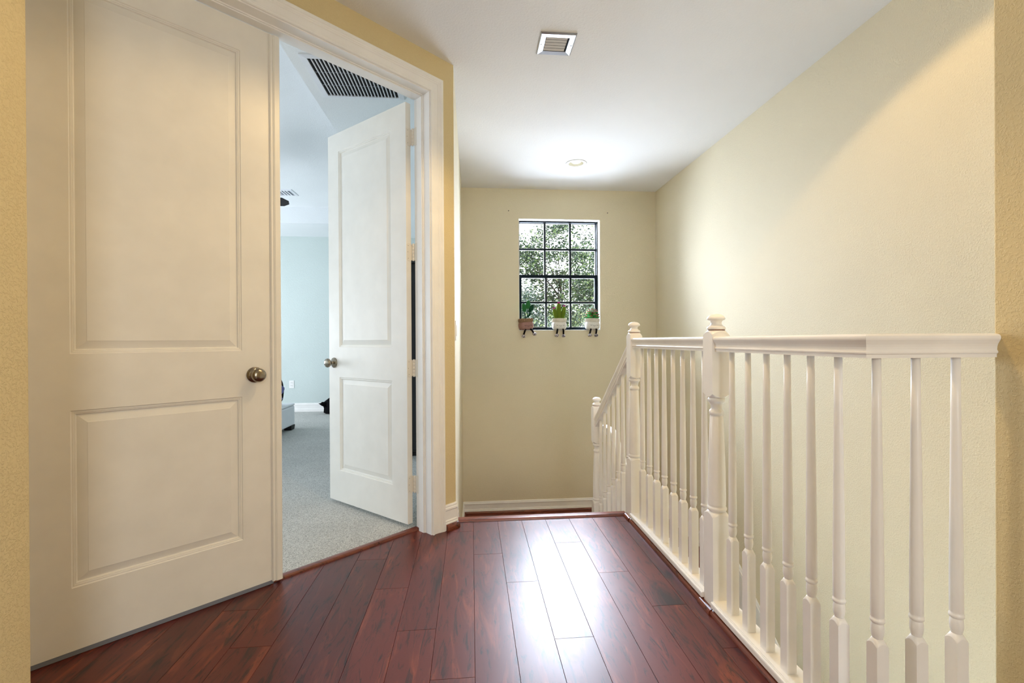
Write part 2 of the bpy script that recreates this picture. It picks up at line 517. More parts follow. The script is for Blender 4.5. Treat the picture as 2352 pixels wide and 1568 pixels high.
# stops with a small bead
jb.box(S1 - .011, S1, -.099, -.056, 0, ZH); jb.box(S0, S0 + .011, -.099, -.056, 0, ZH); jb.box(S0, S1, -.099, -.056, ZH - .011, ZH)
jb.box(S1 - .006, S1, -.056, -.050, 0, ZH); jb.box(S0, S0 + .006, -.056, -.050, 0, ZH); jb.box(S0, S1, -.056, -.050, ZH - .006, ZH)
trim(jb, 'trim_white', .0015)

# ------------------------------------------------------------------ door leaves
LW, LT = .772, .035
def leaf(name, xf, z0, z1, stile_h, stile_l, panels):
    """xf: (t from hinge, depth (0 = hall face, negative behind), z)"""
    m = MB(xf)
    x0, x1 = stile_h, LW - stile_l
    for side, dd in ((0, 1), (-LT, -1)):
        def P(t, dep, z): return (t, side + dep * dd, z)
        zs = [z0]
        for a, b in panels: zs += [a, b]
        zs += [z1]
        for i in range(0, len(zs), 2):      # rails
            m.add([P(0, 0, zs[i]), P(LW, 0, zs[i]), P(LW, 0, zs[i + 1]), P(0, 0, zs[i + 1])], [(0, 1, 2, 3)])
        for a, b in panels:
            m.add([P(0, 0, a), P(x0, 0, a), P(x0, 0, b), P(0, 0, b)], [(0, 1, 2, 3)])
            m.add([P(x1, 0, a), P(LW, 0, a), P(LW, 0, b), P(x1, 0, b)], [(0, 1, 2, 3)])
            st_ = [(0, 0), (.003, -.0035), (.0075, -.0035), (.0085, -.0055), (.0125, -.0060), (.0145, -.0115), (.0165, -.0125), (.043, -.0045), (.0445, -.0035)]
            rings = [[P(x0 + e, h, a + e), P(x1 - e, h, a + e), P(x1 - e, h, b - e), P(x0 + e, h, b - e)] for e, h in st_]
            m.loft(rings, False, False)
            m.add(rings[-1], [(0, 1, 2, 3)])
    m.add([(0, 0, z0), (LW, 0, z0), (LW, -LT, z0), (0, -LT, z0), (0, 0, z1), (LW, 0, z1), (LW, -LT, z1), (0, -LT, z1)], [(0, 1, 2, 3), (4, 5, 6, 7), (0, 4, 7, 3), (1, 2, 6, 5)])
    return struct(m.build(name, 'door_white'))
def knob(parent, c, W):
    """W: outward direction of a turned door knob"""
    c, W = Vector(c), Vector(W).normalized()
    U = W.cross(Z).normalized(); V = W.cross(U)
    k = MB().lathe([(.0, .0), (.0335, .0), (.0335, .004), (.032, .006), (.029, .0065), (.028, .009), (.024, .0095), (.021, .013), (.014, .015), (.0115, .018), (.0105, .030), (.013, .032), (.017, .033), (.024, .037), (.0285, .043), (.0295, .049), (.0275, .056), (.022, .061), (.012, .0642), (.0, .065)], c, 28, (U, V, W))
    return k.build('door_knob', 'nickel', parent)
P1, P2 = (.232, .838), (1.032, 2.302)
# closed leaf: hinges on the far (left) side, t from left
LL0 = S0 + .003
def xl(p): return dw((LL0 + p[0], -.100 + p[1], p[2]))
dl = leaf('door_1', xl, .018, 2.427, .117, .123, (P1, P2))
dl['label'] = 'closed white two-panel door leaf with a round bronze knob at left'
knob(dl, dw((-1.036, -.100, .928)), NN)
AS = [(-.021, 0), (-.021, .004), (-.017, .009), (-.013, .009), (-.0115, .006), (-.008, .0065), (-.006, .010), (-.0035, .0105), (-.002, .0125), (.017, .0125), (.021, .009), (.021, -.030), (.004, -.030), (.004, 0)]
MB().extrude(AS, dw((-.950, -.0995, .014)), dw((-.950, -.0995, 2.422)), D, NN).build('astragal', 'door_white', dl)
MB(dw).box(LL0 + .001, LL0 + LW - .002, -.1085, -.1010, .0015, .0185).build('door_sweep', 'sweep_grey', dl)
# open leaf, swung into the bedroom
H = Vector((-.364, 2.698, 0)); E_ = Vector((-.9424, 3.2124, 0))
tt = (E_ - H).normalized(); dd_ = Vector((-tt.y, tt.x, 0))      # dd_ : towards the visible face
if dd_.dot(Vector((-1, -1, 0))) < 0: dd_ = -dd_
def xr_(p): return H + tt * p[0] + dd_ * p[1] + Z * p[2]
dr = leaf('door_2', xr_, .030, 2.422, .130, .116, (P1, P2))
dr['label'] = 'white two-panel door leaf standing open into the carpeted bedroom'
knob(dr, H + tt * (LW - .058) + Z * .93, dd_)
knob(dr, H + tt * (LW - .058) - dd_ * LT + Z * .93, -dd_)
# hinges on the open leaf: leaf plate on the door edge, leaf plate on the jamb, barrel between
def plate(mb, f, w_, h_, r_=.012):
    pts = []
    for cx, cz, a0 in ((w_ - r_, h_ / 2 - r_, 0), (w_ - r_, -h_ / 2 + r_, 3)):
        pass
    ring = [(0, -h_ / 2)]
    for i in range(7):
        a = -PI / 2 + PI / 2 * i / 6; ring.append((w_ - r_ + r_ * math.cos(a), -h_ / 2 + r_ + r_ * math.sin(a)))
    for i in range(7):
        a = PI / 2 * i / 6; ring.append((w_ - r_ + r_ * math.cos(a), h_ / 2 - r_ + r_ * math.sin(a)))
    ring.append((0, h_ / 2))
    mb.loft([[f(u, 0, z) for u, z in ring], [f(u, .0018, z) for u, z in ring]], True, False)
    for u, z in ((w_ - .010, h_ * .36), (w_ - .006, 0), (w_ - .010, -h_ * .36)):
        pass
for hz in (2.23, 1.575, .915, .253):
    hb = MB()
    # door edge plate : edge faces the hall (-tt); pin beyond the +s side of the leaf edge
    e0 = H - dd_ * LT
    plate(hb, lambda u, d, z: e0 + dd_ * u - tt * (d + .0002) + Z * (hz + z), .030, .10)
    jp = dw((S1, -.135, 0))
    plate(hb, lambda u, d, z: jp + NN * u - D * (d + .0002) + Z * (hz + z), .036, .10)
    pin = (e0 + jp) / 2 - (tt * .002)
    hb.tube([pin + (e0 - pin) * 1.0 + Z * (hz), pin + (e0 - pin) * .9 + Z * hz], .001, 4)
    ho = hb.build('hinge', 'hinge_paint', dr)
    kb = MB()
    for i in range(5):
        za = hz - .05 + .02 * i
        kb.lathe([(.0, .0006), (.0052, .0006), (.0058, .0014), (.0058, .0186), (.0052, .0194), (0, .0194)], pin + Z * za, 12)
    # the strap that carries each plate round the pin
    kb.add([e0 + Z * (hz - .045), pin + Z * (hz - .045), pin + Z * (hz + .045), e0 + Z * (hz + .045), e0 - tt * .0018 + Z * (hz - .045), pin - tt * .0018 + Z * (hz - .045), pin - tt * .0018 + Z * (hz + .045), e0 - tt * .0018 + Z * (hz + .045)],
           [(0, 1, 2, 3), (4, 5, 6, 7), (0, 1, 5, 4), (3, 2, 6, 7)])
    kb.add([jp + Z * (hz - .045), pin + Z * (hz - .045), pin + Z * (hz + .045), jp + Z * (hz + .045)], [(0, 1, 2, 3)])
    kb.build('barrel', 'hinge_paint', ho)
    sm = MB()
    for u, z in ((.022, .036), (.026, 0), (.022, -.036)):
        c = e0 + dd_ * u - tt * .002 + Z * (hz + z); sm.lathe([(0, 0), (.0016, 0), (.0016, .0006), (0, .0006)], c, 8, (dd_, Z, -tt))
        c = jp + NN * (u + .006) - D * .002 + Z * (hz + z); sm.lathe([(0, 0), (.0016, 0), (.0016, .0006), (0, .0006)], c, 8, (NN, Z, -D))
    sm.build('screw', 'hole', ho)

# ------------------------------------------------------------------ window
wn = MB()
fy = YB + .083
wz = lambda v: WZ1 - (v - 98) / (1372 - 98) * (WZ1 - WZ0)
wx = lambda u: WX0 + (u - 345) / (1270 - 345) * (WX1 - WX0)
win = MB()
FT = .018
win.box(WX0, WX1, fy, fy + .06, WZ0, WZ0 + FT); win.box(WX0, WX1, fy, fy + .06, WZ1 - FT, WZ1)
win.box(WX0, WX0 + .014, fy, fy + .06, WZ0 + FT, WZ1 - FT); win.box(WX1 - .014, WX1, fy, fy + .06, WZ0 + FT, WZ1 - FT)
W1 = struct(win.build('window_1', 'frame_bronze'))
mid = WZ0 + (WZ1 - WZ0) * .497
def sash(nm, y, x0, x1, z0, z1, st_, top, bot, mt):
    m = MB()
    m.box(x0, x0 + st_, y, y + .025, z0, z1); m.box(x1 - st_, x1, y, y + .025, z0, z1)
    m.box(x0 + st_, x1 - st_, y, y + .025, z0, z0 + bot); m.box(x0 + st_, x1 - st_, y, y + .025, z1 - top, z1)
    a, b, c, d = x0 + st_, x1 - st_, z0 + bot, z1 - top
    for i in (1, 2):
        xm = a + (b - a) * i / 3; m.box(xm - mt / 2, xm + mt / 2, y + .004, y + .021, c, d)
    zm = (c + d) / 2; m.box(a, b, y + .0045, y + .0205, zm - mt / 2, zm + mt / 2)
    o = m.build(nm, 'frame_bronze', W1)
    e = .004
    # bright window halo round every pane, built as a thin white frame
    bd = MB()
    for i in range(3):
        xa = a + (b - a) * i / 3 + (mt / 2 if i else 0); xb = a + (b - a) * (i + 1) / 3 - (mt / 2 if i < 2 else 0)
        for za, zb in ((c, zm - mt / 2), (zm + mt / 2, d)):
            bd.box(xa, xb, y + .013, y + .018, za, za + e); bd.box(xa, xb, y + .013, y + .018, zb - e, zb)
            bd.box(xa, xa + e, y + .013, y + .018, za + e, zb - e); bd.box(xb - e, xb, y + .013, y + .018, za + e, zb - e)
    bd.build('pane_halo', 'plastic_white', o)
    MB().box(a, b, y + .0145, y + .0165, c, d).build('pane', 'window_glass', o)
sash('upper_sash', fy + .030, WX0 + .012, WX1 - .014, mid - .010, WZ1 - .014, .006, .006, .020, .0165)
sash('lower_sash', fy + .002, WX0 + .012, WX1 - .012, WZ0 + .012, mid + .010, .024, .032, .018, .0175)
MB().box(WX0, WX1, YB - .004, fy, WZ0 - .006, WZ0).build('sill', 'trim_white', W1, .002)
rv = MB()
rv.box(WX1 - .004, WX1, YB + .001, fy, WZ0, WZ1); rv.box(WX0, WX1 - .004, YB + .001, fy, WZ1 - .004, WZ1); rv.box(WX0, WX0 + .004, YB + .001, fy, WZ0, WZ1 - .004)
rv.build('reveal', 'trim_white', W1)

# ------------------------------------------------------------------ balustrade
RX = .965              # line of the balusters
RZ0, RZ1 = 1.022, 1.081
RP = [(.0205, 0), (.0205, .0085), (.0215, .009), (.0235, .011), (.0238, .014), (.0225, .0165), (.0215, .0175), (.0212, .021), (.0218, .027), (.0235, .033), (.0265, .039), (.0292, .044), (.030, .048), (.0292, .053), (.0262, .0565), (.020, .0582), (.010, .0588)]
RP = RP + [(-u, v) for u, v in RP[::-1]]
def sq(h, z, ch=0):
    return [(h, -h + ch, z), (h, h - ch, z), (h - ch, h, z), (-h + ch, h, z), (-h, h - ch, z), (-h, -h + ch, z), (-h + ch, -h, z), (h - ch, -h, z)] if ch else [(h, -h, z), (h, h, z), (-h, h, z), (-h, -h, z)]
def square_cut(m, h, z_flat, z_round, r, n=32):
    """square block meeting a turning: scalloped shoulders, high in the middle of each face"""
    ra, rb = [], []
    for i in range(n):
        a = PI / 4 + 2 * PI * i / n
        c, s_ = math.cos(a), math.sin(a)
        k = h / max(abs(c), abs(s_))
        t = (k / h - 1) / (math.sqrt(2) - 1)          # 0 mid-face, 1 corner
        ra.append((k * c, k * s_, z_round + (z_flat - z_round) * t ** .9))
        rb.append((r * c, r * s_, z_round))
    return ra, rb
def block(m, h, z0, z1, top=None, bot=None, n=32, rise=.004):
    """square prism; top / bot = (z at corners, radius of turning) or None for a flat end"""
    def ringz(f):
        out = []
        for i in range(n):
            a = PI / 4 + 2 * PI * i / n
            c, s_ = math.cos(a), math.sin(a); k = h / max(abs(c), abs(s_))
            t = (k / h - 1) / (math.sqrt(2) - 1)
            out.append((k * c, k * s_, f(t)))
        return out
    fb = (lambda t: z0 + (bot[0] - z0) * t) if bot else (lambda t: z0)
    ft = (lambda t: z1 + (top[0] - z1) * t) if top else (lambda t: z1)
    rings = [ringz(fb), ringz(ft)]
    m.loft(rings, False, False)
    for ring, spec, zz in ((rings[0], bot, z0), (rings[1], top, z1)):
        r = spec[1] if spec else 0
        if spec:
            rr = [(r * math.cos(PI / 4 + 2 * PI * i / n), r * math.sin(PI / 4 + 2 * PI * i / n), zz + (rise if spec is top else -rise)) for i in range(n)]
            m.loft([ring, rr], False, True); m.add(rr, [tuple(range(n))])
        else:
            m.add(ring, [tuple(range(n))])
def baluster_mesh(zb, zring, ztop, nm='baluster'):
    """zb foot, zring height of the bead above the block, ztop top"""
    m = MB()
    q_ = zring
    block(m, .0155, zb, q_ - .054, top=(q_ - .062, .0112), rise=.010)
    L_ = ztop - q_
    m.lathe([(.0112, q_ - .045), (.0110, q_ - .042), (.0128, q_ - .036), (.0142, q_ - .026), (.0140, q_ - .016), (.0126, q_ - .008), (.0118, q_ - .006), (.0150, q_ - .004), (.0158, q_), (.0150, q_ + .004), (.0128, q_ + .006), (.0142, q_ + .010), (.0143, q_ + .07),
             (.0135, q_ + L_ * .3), (.0118, q_ + L_ * .55), (.0102, q_ + L_ * .8), (.0094, ztop)], (0, 0, 0), 20)
    me_o = m.build(nm, 'rail_white', off=Vector((0, 0, 0)))
    me = me_o.data; bpy.data.objects.remove(me_o)
    return me
def newel(parent, x, y, zfloor, zlb, zub0, zub1, hw=.036, bot=None):
    """turned newel: lower block to zlb, column, upper block zub0..zub1, finial"""
    m = MB(lambda p: p + Vector((x, y, 0)))
    block(m, hw, zfloor, zlb - .004, top=(zlb - .017, .031), rise=.008)
    c0 = zlb + .002; c1 = zub0
    m.lathe([(.031, zlb + .003), (.034, zlb + .006), (.0365, zlb + .011), (.0365, zlb + .016), (.034, zlb + .021), (.0315, zlb + .024), (.0335, zlb + .028), (.0335, zlb + .032),
             (.0338, zlb + .05), (.0325, zlb + (c1 - zlb) * .35), (.0290, zlb + (c1 - zlb) * .6), (.0245, c1 - .078), (.0225, c1 - .073), (.0262, c1 - .070), (.0275, c1 - .062), (.0262, c1 - .054), (.0215, c1 - .050), (.0205, c1 - .044),
             (.0225, c1 - .030), (.0285, c1 - .021), (.0325, c1 - .018), (.0332, c1 - .010), (.0310, c1 - .006), (.028, c1 - .004)], (0, 0, 0), 28)
    block(m, hw, zub0, zub1, top=(zub1 - .016, .032), bot=(zub0 + .014, .028))
    o = m.build('newel_post', 'rail_white', parent)
    f = MB(lambda p: p + Vector((x, y, zub1)))
    f.lathe([(.030, .0065), (.0345, .008), (.0355, .013), (.0340, .018), (.029, .021), (.024, .024), (.0205, .029), (.0200, .035), (.0225, .041), (.0285, .0445), (.0335, .047), (.0345, .051), (.0325, .057), (.0265, .063), (.017, .068), (.0, .070)], (0, 0, 0), 28)
    f.build('finial', 'rail_white', o)
    g = MB(lambda p: p + Vector((x, y, zub1)))
    g.lathe([(.031, .001), (.0325, .002), (.0325, .007), (.030, .008)], (0, 0, 0), 24)
    g.build('finial_collar', 'wood_trim', o)
    return o
N1, N2, N3 = (.968, 1.787), (.968, 2.728), (.968, 3.575)
ba = thing('landing_balustrade', 'white level balustrade with turned spindles beside the red wooden floor, bending to the right wall', 'railing', (RX, 1.9, 0))
# handrail : two runs and the return, mitred at the bend
YR = 1.070
m = MB().extrude(RP, (RX, N2[1] - .034, RZ0), (RX, N1[1] + .034, RZ0), (1, 0, 0), Z)
m.build('handrail', 'rail_white', ba)
m = MB()
m.extrude(RP, (RX, N1[1] - .034, RZ0), (RX, YR, RZ0), (1, 0, 0), Z, 0, -1)
m.build('handrail', 'rail_white', ba)
m = MB().extrude(RP, (RX, YR, RZ0), (XE, YR, RZ0), (0, 1, 0), Z, 1, 0)
m.build('handrail', 'rail_white', ba)
newel(ba, N1[0], N1[1], .0005, .388, .843, 1.101)
newel(ba, N2[0], N2[1], .0005, .366, .843, 1.106)
bal = baluster_mesh(.050, .380, RZ0)
for y in (2.589, 2.487, 2.387, 2.287, 2.181, 2.079, 1.979, 1.878, 1.669, 1.567, 1.464, 1.362, 1.262, 1.161):
    inst(bal, 'baluster', (RX, y, 0), ba)
for x in (.9895, 1.0937, 1.2019):
    inst(bal, 'baluster', (x, YR, 0), ba)
# curb board with a reeded edge
KP = [(-.044, .028), (-.044, .043), (-.043, .047), (-.040, .0495), (-.0375, .0495), (-.0366, .0462), (-.0360, .0495), (-.0325, .0497), (-.0317, .0462), (-.0310, .05), (.044, .05), (.044, .028)]
for a, b in ((N2[1] - .036, N1[1] + .036), (N1[1] - .036, YR - .044)):
    MB().extrude(KP, (RX, a, 0), (RX, b, 0), (1, 0, 0), Z).build('curb', 'rail_white', ba)
MB().extrude(KP, (RX - .044, YR, 0), (XE, YR, 0), (0, 1, 0), Z).build('curb', 'rail_white', ba)
# dark red quarter round along the foot of the curb and round the newel
QR = [(0, 0), (-.021, 0), (-.0208, .006), (-.0185, .013), (-.0135, .0185), (-.007, .0215), (0, .022)]
def qround(x, a, b, mat='wood_trim'):
    trim(MB().extrude(QR, (x, a, 0), (x, b, 0), (1, 0, 0), Z), mat)
qround(.9365, 2.690, 1.828); qround(.9315, 1.838, 1.748); qround(.9365, 1.75, 1.03)
qround(.9315, 2.776, 2.694)
trim(MB().extrude(QR, (.93, 1.026, 0), (XE, 1.026, 0), (0, 1, 0), Z), 'wood_trim_x')
# raking balustrade down to the landing
SL = .735
rb = thing('stair_balustrade', 'white sloping balustrade going down to the landing, ending in a turned newel', 'railing', (RX, 3.2, ZL))
newel(rb, N3[0], N3[1], ZL, -.175, .272, .556)
def ztop(y): return 1.030 - SL * (y - 2.7865)
cs_ = 1 / math.sqrt(1 + SL * SL)
ya, yb = N2[1] + .036, N3[1] - .036
RPK = [(u, v * 1.28) for u, v in RP]
m = MB()
a = [Vector((RX + u, ya, ztop(ya) - .0755 + v)) for u, v in RPK]; b = [Vector((RX + u, yb, ztop(yb) - .0755 + v)) for u, v in RPK]
m.loft([a, b], True, False); m.build('handrail', 'rail_white', rb)
for y in (2.830, 2.935, 3.036, 3.140, 3.250, 3.352, 3.455):
    zt = ztop(y) - .070
    tread_z = -RIS * min(3, max(1, math.ceil((y - YS + .001) / GO)))
    me = baluster_mesh(tread_z, zt - .580, zt)
    inst(me, 'baluster', (RX, y, 0), rb)
# lower balustrade starting from the landing newel
lb = thing('stair_balustrade', 'white lower handrail with spindles starting behind the sloping balustrade', 'railing', (1.02, 3.0, ZLOW))
def zlow(y): return .41 - (.0 if y > 3.37 else .73 * (3.37 - y))
LX = 1.034
m = MB()
rings = []
for y in (3.575, 3.39, 3.35, 3.2, 2.0, 1.12):
    rings.append([Vector((LX + u * .85, y, zlow(y) - (.058 if y > 3.36 else .072) + v * (1 if y > 3.36 else 1.25))) for u, v in RP])
m.loft(rings, True, False); m.build('handrail', 'rail_white', lb)
for i in range(14):
    y = 3.46 - .105 * i
    zt = zlow(y) - .06
    n_ = max(0, math.ceil((3.58 - y) / GO)); zt0 = ZL - RIS * n_
    me = baluster_mesh(zt0, max(zt0 + .18, zt - .62), zt)
    inst(me, 'baluster', (LX, y, 0), lb)

# ------------------------------------------------------------------ hall ceiling fittings
av = thing('air_vent', 'small square metal air vent on the hall ceiling', 'vent', (.46, 2.488, ZC))
x0, x1, y0, y1 = .3655, .5560, 2.3965, 2.580
fw_ = .032
m = MB()
o_ = [(x0, y0), (x1, y0), (x1, y1), (x0, y1)]; i_ = [(x0 + fw_, y0 + fw_), (x1 - fw_, y0 + fw_), (x1 - fw_, y1 - fw_), (x0 + fw_, y1 - fw_)]
rg = [[(a, b, ZC) for a, b in o_], [(a, b, ZC - .004) for a, b in o_], [(a + (.006 if k in (0, 3) else -.006), b + (.006 if k < 2 else -.006), ZC - .009) for k, (a, b) in enumerate(o_)], [(a, b, ZC - .006) for a, b in i_], [(a, b, ZC - .0002) for a, b in i_]]
m.loft(rg, False, False); m.build('frame', 'steel', av)
MB().box(x0 + fw_, x1 - fw_, y0 + fw_, y1 - fw_, ZC - .0006, ZC - .0001).build('backing', 'dark_void', av)
for i in range(5):
    yy = y0 + fw_ + .004 + i * .0240
    s_ = 1
    MB().add([(x0 + fw_ + .002, yy, ZC - .0015), (x1 - fw_ - .010, yy, ZC - .0015), (x1 - fw_ - .010, yy + .0165, ZC - .0045), (x0 + fw_ + .004, yy + .0165, ZC - .0045),
              (x0 + fw_ + .002, yy + .001, ZC - .0008), (x1 - fw_ - .010, yy + .001, ZC - .0008), (x1 - fw_ - .010, yy + .0175, ZC - .0038), (x0 + fw_ + .004, yy + .0175, ZC - .0038)],
             [(0, 1, 2, 3), (4, 5, 6, 7), (0, 1, 5, 4), (1, 2, 6, 5), (2, 3, 7, 6), (3, 0, 4, 7)]).build('louver', 'louver_grey', av)
for xx in (x0 + .014, x1 - .014):
    MB().lathe([(0, -.0005), (.0025, -.0005), (.0025, .001), (0, .001)], (xx, (y0 + y1) / 2, ZC - .0088), 8).build('screw', 'hole', av)
rc = thing('recessed_light', 'round white recessed ceiling light above the window end of the hall', 'light', (.948, 4.16, ZC))
m = MB().lathe([(.0665, .002), (.0665, -.003), (.072, -.006), (.088, -.0055), (.094, -.003), (.095, 0), (.0685, 0), (.067, .002)], (RL[0], RL[1], ZC), 48)
m.v = m.v[:8 * 48]; m.f = [f for f in m.f if max(f) < 8 * 48]
m.build('trim_ring', 'plastic_white', rc)
m = MB(); cc_ = [(.066, .001), (.064, .03), (.058, .065), (.050, .094), (.0, .0945)]
m.loft([[(RL[0] + r * math.cos(2 * PI * i / 48), RL[1] + r * math.sin(2 * PI * i / 48), ZC + h) for i in range(48)] for r, h in cc_], False, True)
m.build('reflector', 'reflector_olive', rc)
m = MB().lathe([(.0, .004), (.022, .005), (.036, .008), (.043, .014), (.045, .024), (.042, .05), (.020, .09), (.0, .09)], (RL[0], RL[1], ZC), 40)
m.build('lamp', 'lamp_lens', rc)

# switch, nails
sp = thing('light_switch', 'white light switch on the narrow stair side wall just past the corner', 'switch', (XL, 2.83, 1.13))
MB().box(XL, XL + .006, 2.795, 2.865, 1.072, 1.188).build('plate', 'plastic_white', sp, .002)
MB().box(XL + .006, XL + .010, 2.814, 2.846, 1.098, 1.162).build('rocker', 'plastic_white', sp, .001)
for x, z, lab in ((.395, 2.425, 'tiny dark nail in the end wall above the left corner of the window'), (1.452, 2.42, 'tiny dark nail in the end wall above the right corner of the window')):
    o = MB().lathe([(0, 0), (.0045, 0), (.0045, .008), (0, .008)], (x, YB - .008, z), 10, (Vector((1, 0, 0)), Z, Vector((0, 1, 0)))).build('wall_nail', 'hole')
    tag(o, lab, 'nail')

# ------------------------------------------------------------------ plush pots on the sill
def superring(cx, cy, z, a, b, n=28, p=3.2):
    out = []
    for i in range(n):
        t = 2 * PI * i / n
        c, s_ = math.cos(t), math.sin(t)
        out.append((cx + a * abs(c) ** (2 / p) * (1 if c >= 0 else -1), cy + b * abs(s_) ** (2 / p) * (1 if s_ >= 0 else -1), z))
    return out
def plush(x, tilt, label, body, rimm, kind, turn=0):
    loc = Vector((x, YB - .012, WZ0))
    t = thing('plush_pot', label, 'ornament', loc, 'plush pots sitting on the window sill')
    R_ = Matrix.Rotation(turn, 3, 'Z') @ Matrix.Rotation(tilt, 3, 'Y')
    def X(p): return loc + R_ @ p
    m = MB(X)
    prof = [(.035, .001), (.058, .004), (.070, .016), (.0755, .035), (.0760, .055), (.072, .072), (.066, .082)]
    m.loft([superring(0, 0, z, r, r * .80) for r, z in prof])
    pot = m.build('pot', body, t)
    m = MB(X)     # ribbed cuff
    n = 64
    def rib(r, z): return [((r + (.0020 if i % 2 else -.0022)) * (abs(math.cos(2 * PI * i / n)) ** .8) * (1 if math.cos(2 * PI * i / n) >= 0 else -1), .80 * (r + (.0020 if i % 2 else -.0022)) * (abs(math.sin(2 * PI * i / n)) ** .8) * (1 if math.sin(2 * PI * i / n) >= 0 else -1), z) for i in range(n)]
    m.loft([rib(.066, .080), rib(.0745, .084), rib(.0765, .098), rib(.0755, .113), rib(.070, .120), rib(.062, .119), rib(.056, .110)], True, False)
    m.build('cuff', rimm, t)
    m = MB(X); m.loft([superring(0, 0, z, r, r * .8) for r, z in ((.057, .109), (.05, .1145), (.02, .117), (.002, .1175))]); m.build('soil', 'felt_soil', t)
    f = MB(X)     # closed eyes and a smile, stitched on the front
    def arc(cx, cz, w_, h_, y_):
        f.tube([(cx + w_ * (k / 6 - .5), y_(cx + w_ * (k / 6 - .5)), cz - h_ * (1 - (2 * k / 6 - 1) ** 2)) for k in range(7)], .0015, 6)
    yy = lambda u: -.0607 * (1 - abs(u / .0765) ** 3.2) ** (1 / 3.2) - .0006
    arc(-.033, .050, .020, .005, yy); arc(.033, .050, .020, .005, yy); arc(0, .046, .026, .009, yy)
    f.build('face', 'felt_black', pot)
    # dangling legs with speckled shoes in front of the wall
    for sx, dx, dz in (((-.030, -.004, -.052), (.028, .042, -.030)) if kind == 'leaf' else ((-.030, -.006, -.045), (.030, .004, -.050)) if kind == 'cactus' else ((-.034, -.006, -.044), (.026, .0, -.046))):
        a = X(Vector((sx, -.050, .004))); c = Vector((loc.x + sx + dx, loc.y - .056, loc.z + dz))
        kn = Vector((a.x + (c.x - a.x) * .35, loc.y - .062, a.z - .008))
        lg = MB().tube([a, kn, c], [.010, .010, .009], 10).build('leg', 'felt_black', t)
        MB().ball((c.x + (.010 if dx > .02 else 0), c.y - .004, c.z - .014), .0215, .024, .017).build('shoe', 'shoe_spotted', lg)
    if kind == 'leaf':
        for (bx, tx, tz, ang, nm, col) in ((-.004, -.012, .232, -.10, 'leaf', 'felt_green'), (.006, .036, .262, .22, 'leaf', 'felt_green'), (.016, .070, .222, .62, 'leaf', 'felt_dark_green')):
            rot = Matrix.Rotation(ang, 3, 'Y')
            c = Vector((tx, -.006, tz))
            l_ = MB(X).ball(c, .026, .010, .046, rot, 18, 12).build('leaf', col, t)
            MB(X).tube([(bx, 0, .11), ((bx + tx) / 2 + .004, -.003, .165), c + rot @ Vector((0, 0, -.040))], [.0055, .0048, .004], 8).build('stem', 'felt_dark_green', l_)
        MB(X).ball((.050, .006, .155), .012, .008, .034, Matrix.Rotation(.75, 3, 'Y')).build('leaf', 'felt_dark_green', t)
    elif kind == 'cactus':
        for cx, cz, rx, hz, ang in ((-.004, .192, .0255, .088, 0), (-.042, .166, .0215, .060, -.20), (.044, .176, .0235, .072, .16)):
            m = MB(X); rot = Matrix.Rotation(ang, 3, 'Y'); rings = []
            for k in range(13):
                ph = -PI / 2 + PI * (k + .05) / 12.1
                rr = rx * max(.02, math.cos(ph)) ** .62
                rings.append([Vector((cx, 0, cz)) + rot @ Vector((rr * (1 + .07 * math.cos(9 * 2 * PI * i / 36)) * math.cos(2 * PI * i / 36), rr * (1 + .07 * math.cos(9 * 2 * PI * i / 36)) * math.sin(2 * PI * i / 36), hz * math.sin(ph))) for i in range(36)])
            m.loft(rings); st_o = m.build('stem', 'felt_olive', t)
            tip = Vector((cx, -.002, cz)) + rot @ Vector((0, 0, hz + .004))
            fm = MB(X)
            fm.ball(tip, .009, .009, .009)
            for i in range(5): fm.ball(tip + Vector((.009 * math.cos(i * 1.257), .009 * math.sin(i * 1.257), .003)), .0065, .0065, .006, None, 8, 6)
            fm.build('flower', 'felt_magenta', st_o)
    else:
        k = 0
        for lvl, (z, r, n_, sz) in enumerate(((.128, .050, 6, .034), (.150, .044, 6, .033), (.172, .036, 5, .030), (.195, .027, 5, .027), (.218, .017, 4, .023))):
            for i in range(n_):
                a = 2 * PI * i / n_ + lvl * .6
                rot = Matrix.Rotation(a, 3, 'Z') @ Matrix.Rotation(-.32 - .12 * lvl, 3, 'Y')
                c = Vector((r * math.cos(a), r * .8 * math.sin(a), z + .006 * random.uniform(-1, 1)))
                lo = MB(X).ball(c, sz, .017, .0085, rot, 12, 8).build('leaf', ('felt_leaf' if lvl < 3 else 'felt_mint'), t)
                if lvl < 4: MB(X).tube([c + rot @ Vector((sz * .55, -.0125, .004)), c + rot @ Vector((sz * .97, 0, .006)), c + rot @ Vector((sz * .55, .0125, .004))], .0042, 6).build('leaf_edge', 'felt_red', lo)
        MB(X).ball((.004, -.002, .240), .012, .012, .026).build('bud', 'felt_mint', t)
        MB(X).tube([(0, 0, .11), (0, 0, .22)], .02, 10).build('stem', 'felt_soil', t)
    return t
plush(.573, -.06, 'plush plant with green paddle leaves in a brownish pink knitted pot, left on the sill', 'knit_pink', 'knit_brown', 'leaf', .35)
plush(.923, 0, 'plush olive green cactus with magenta flowers in a white knitted pot', 'knit_white', 'knit_cream', 'cactus', .05)
plush(1.277, .02, 'plush layered succulent with red leaf edges in a white knitted pot', 'knit_white', 'knit_cream', 'succulent', .12)

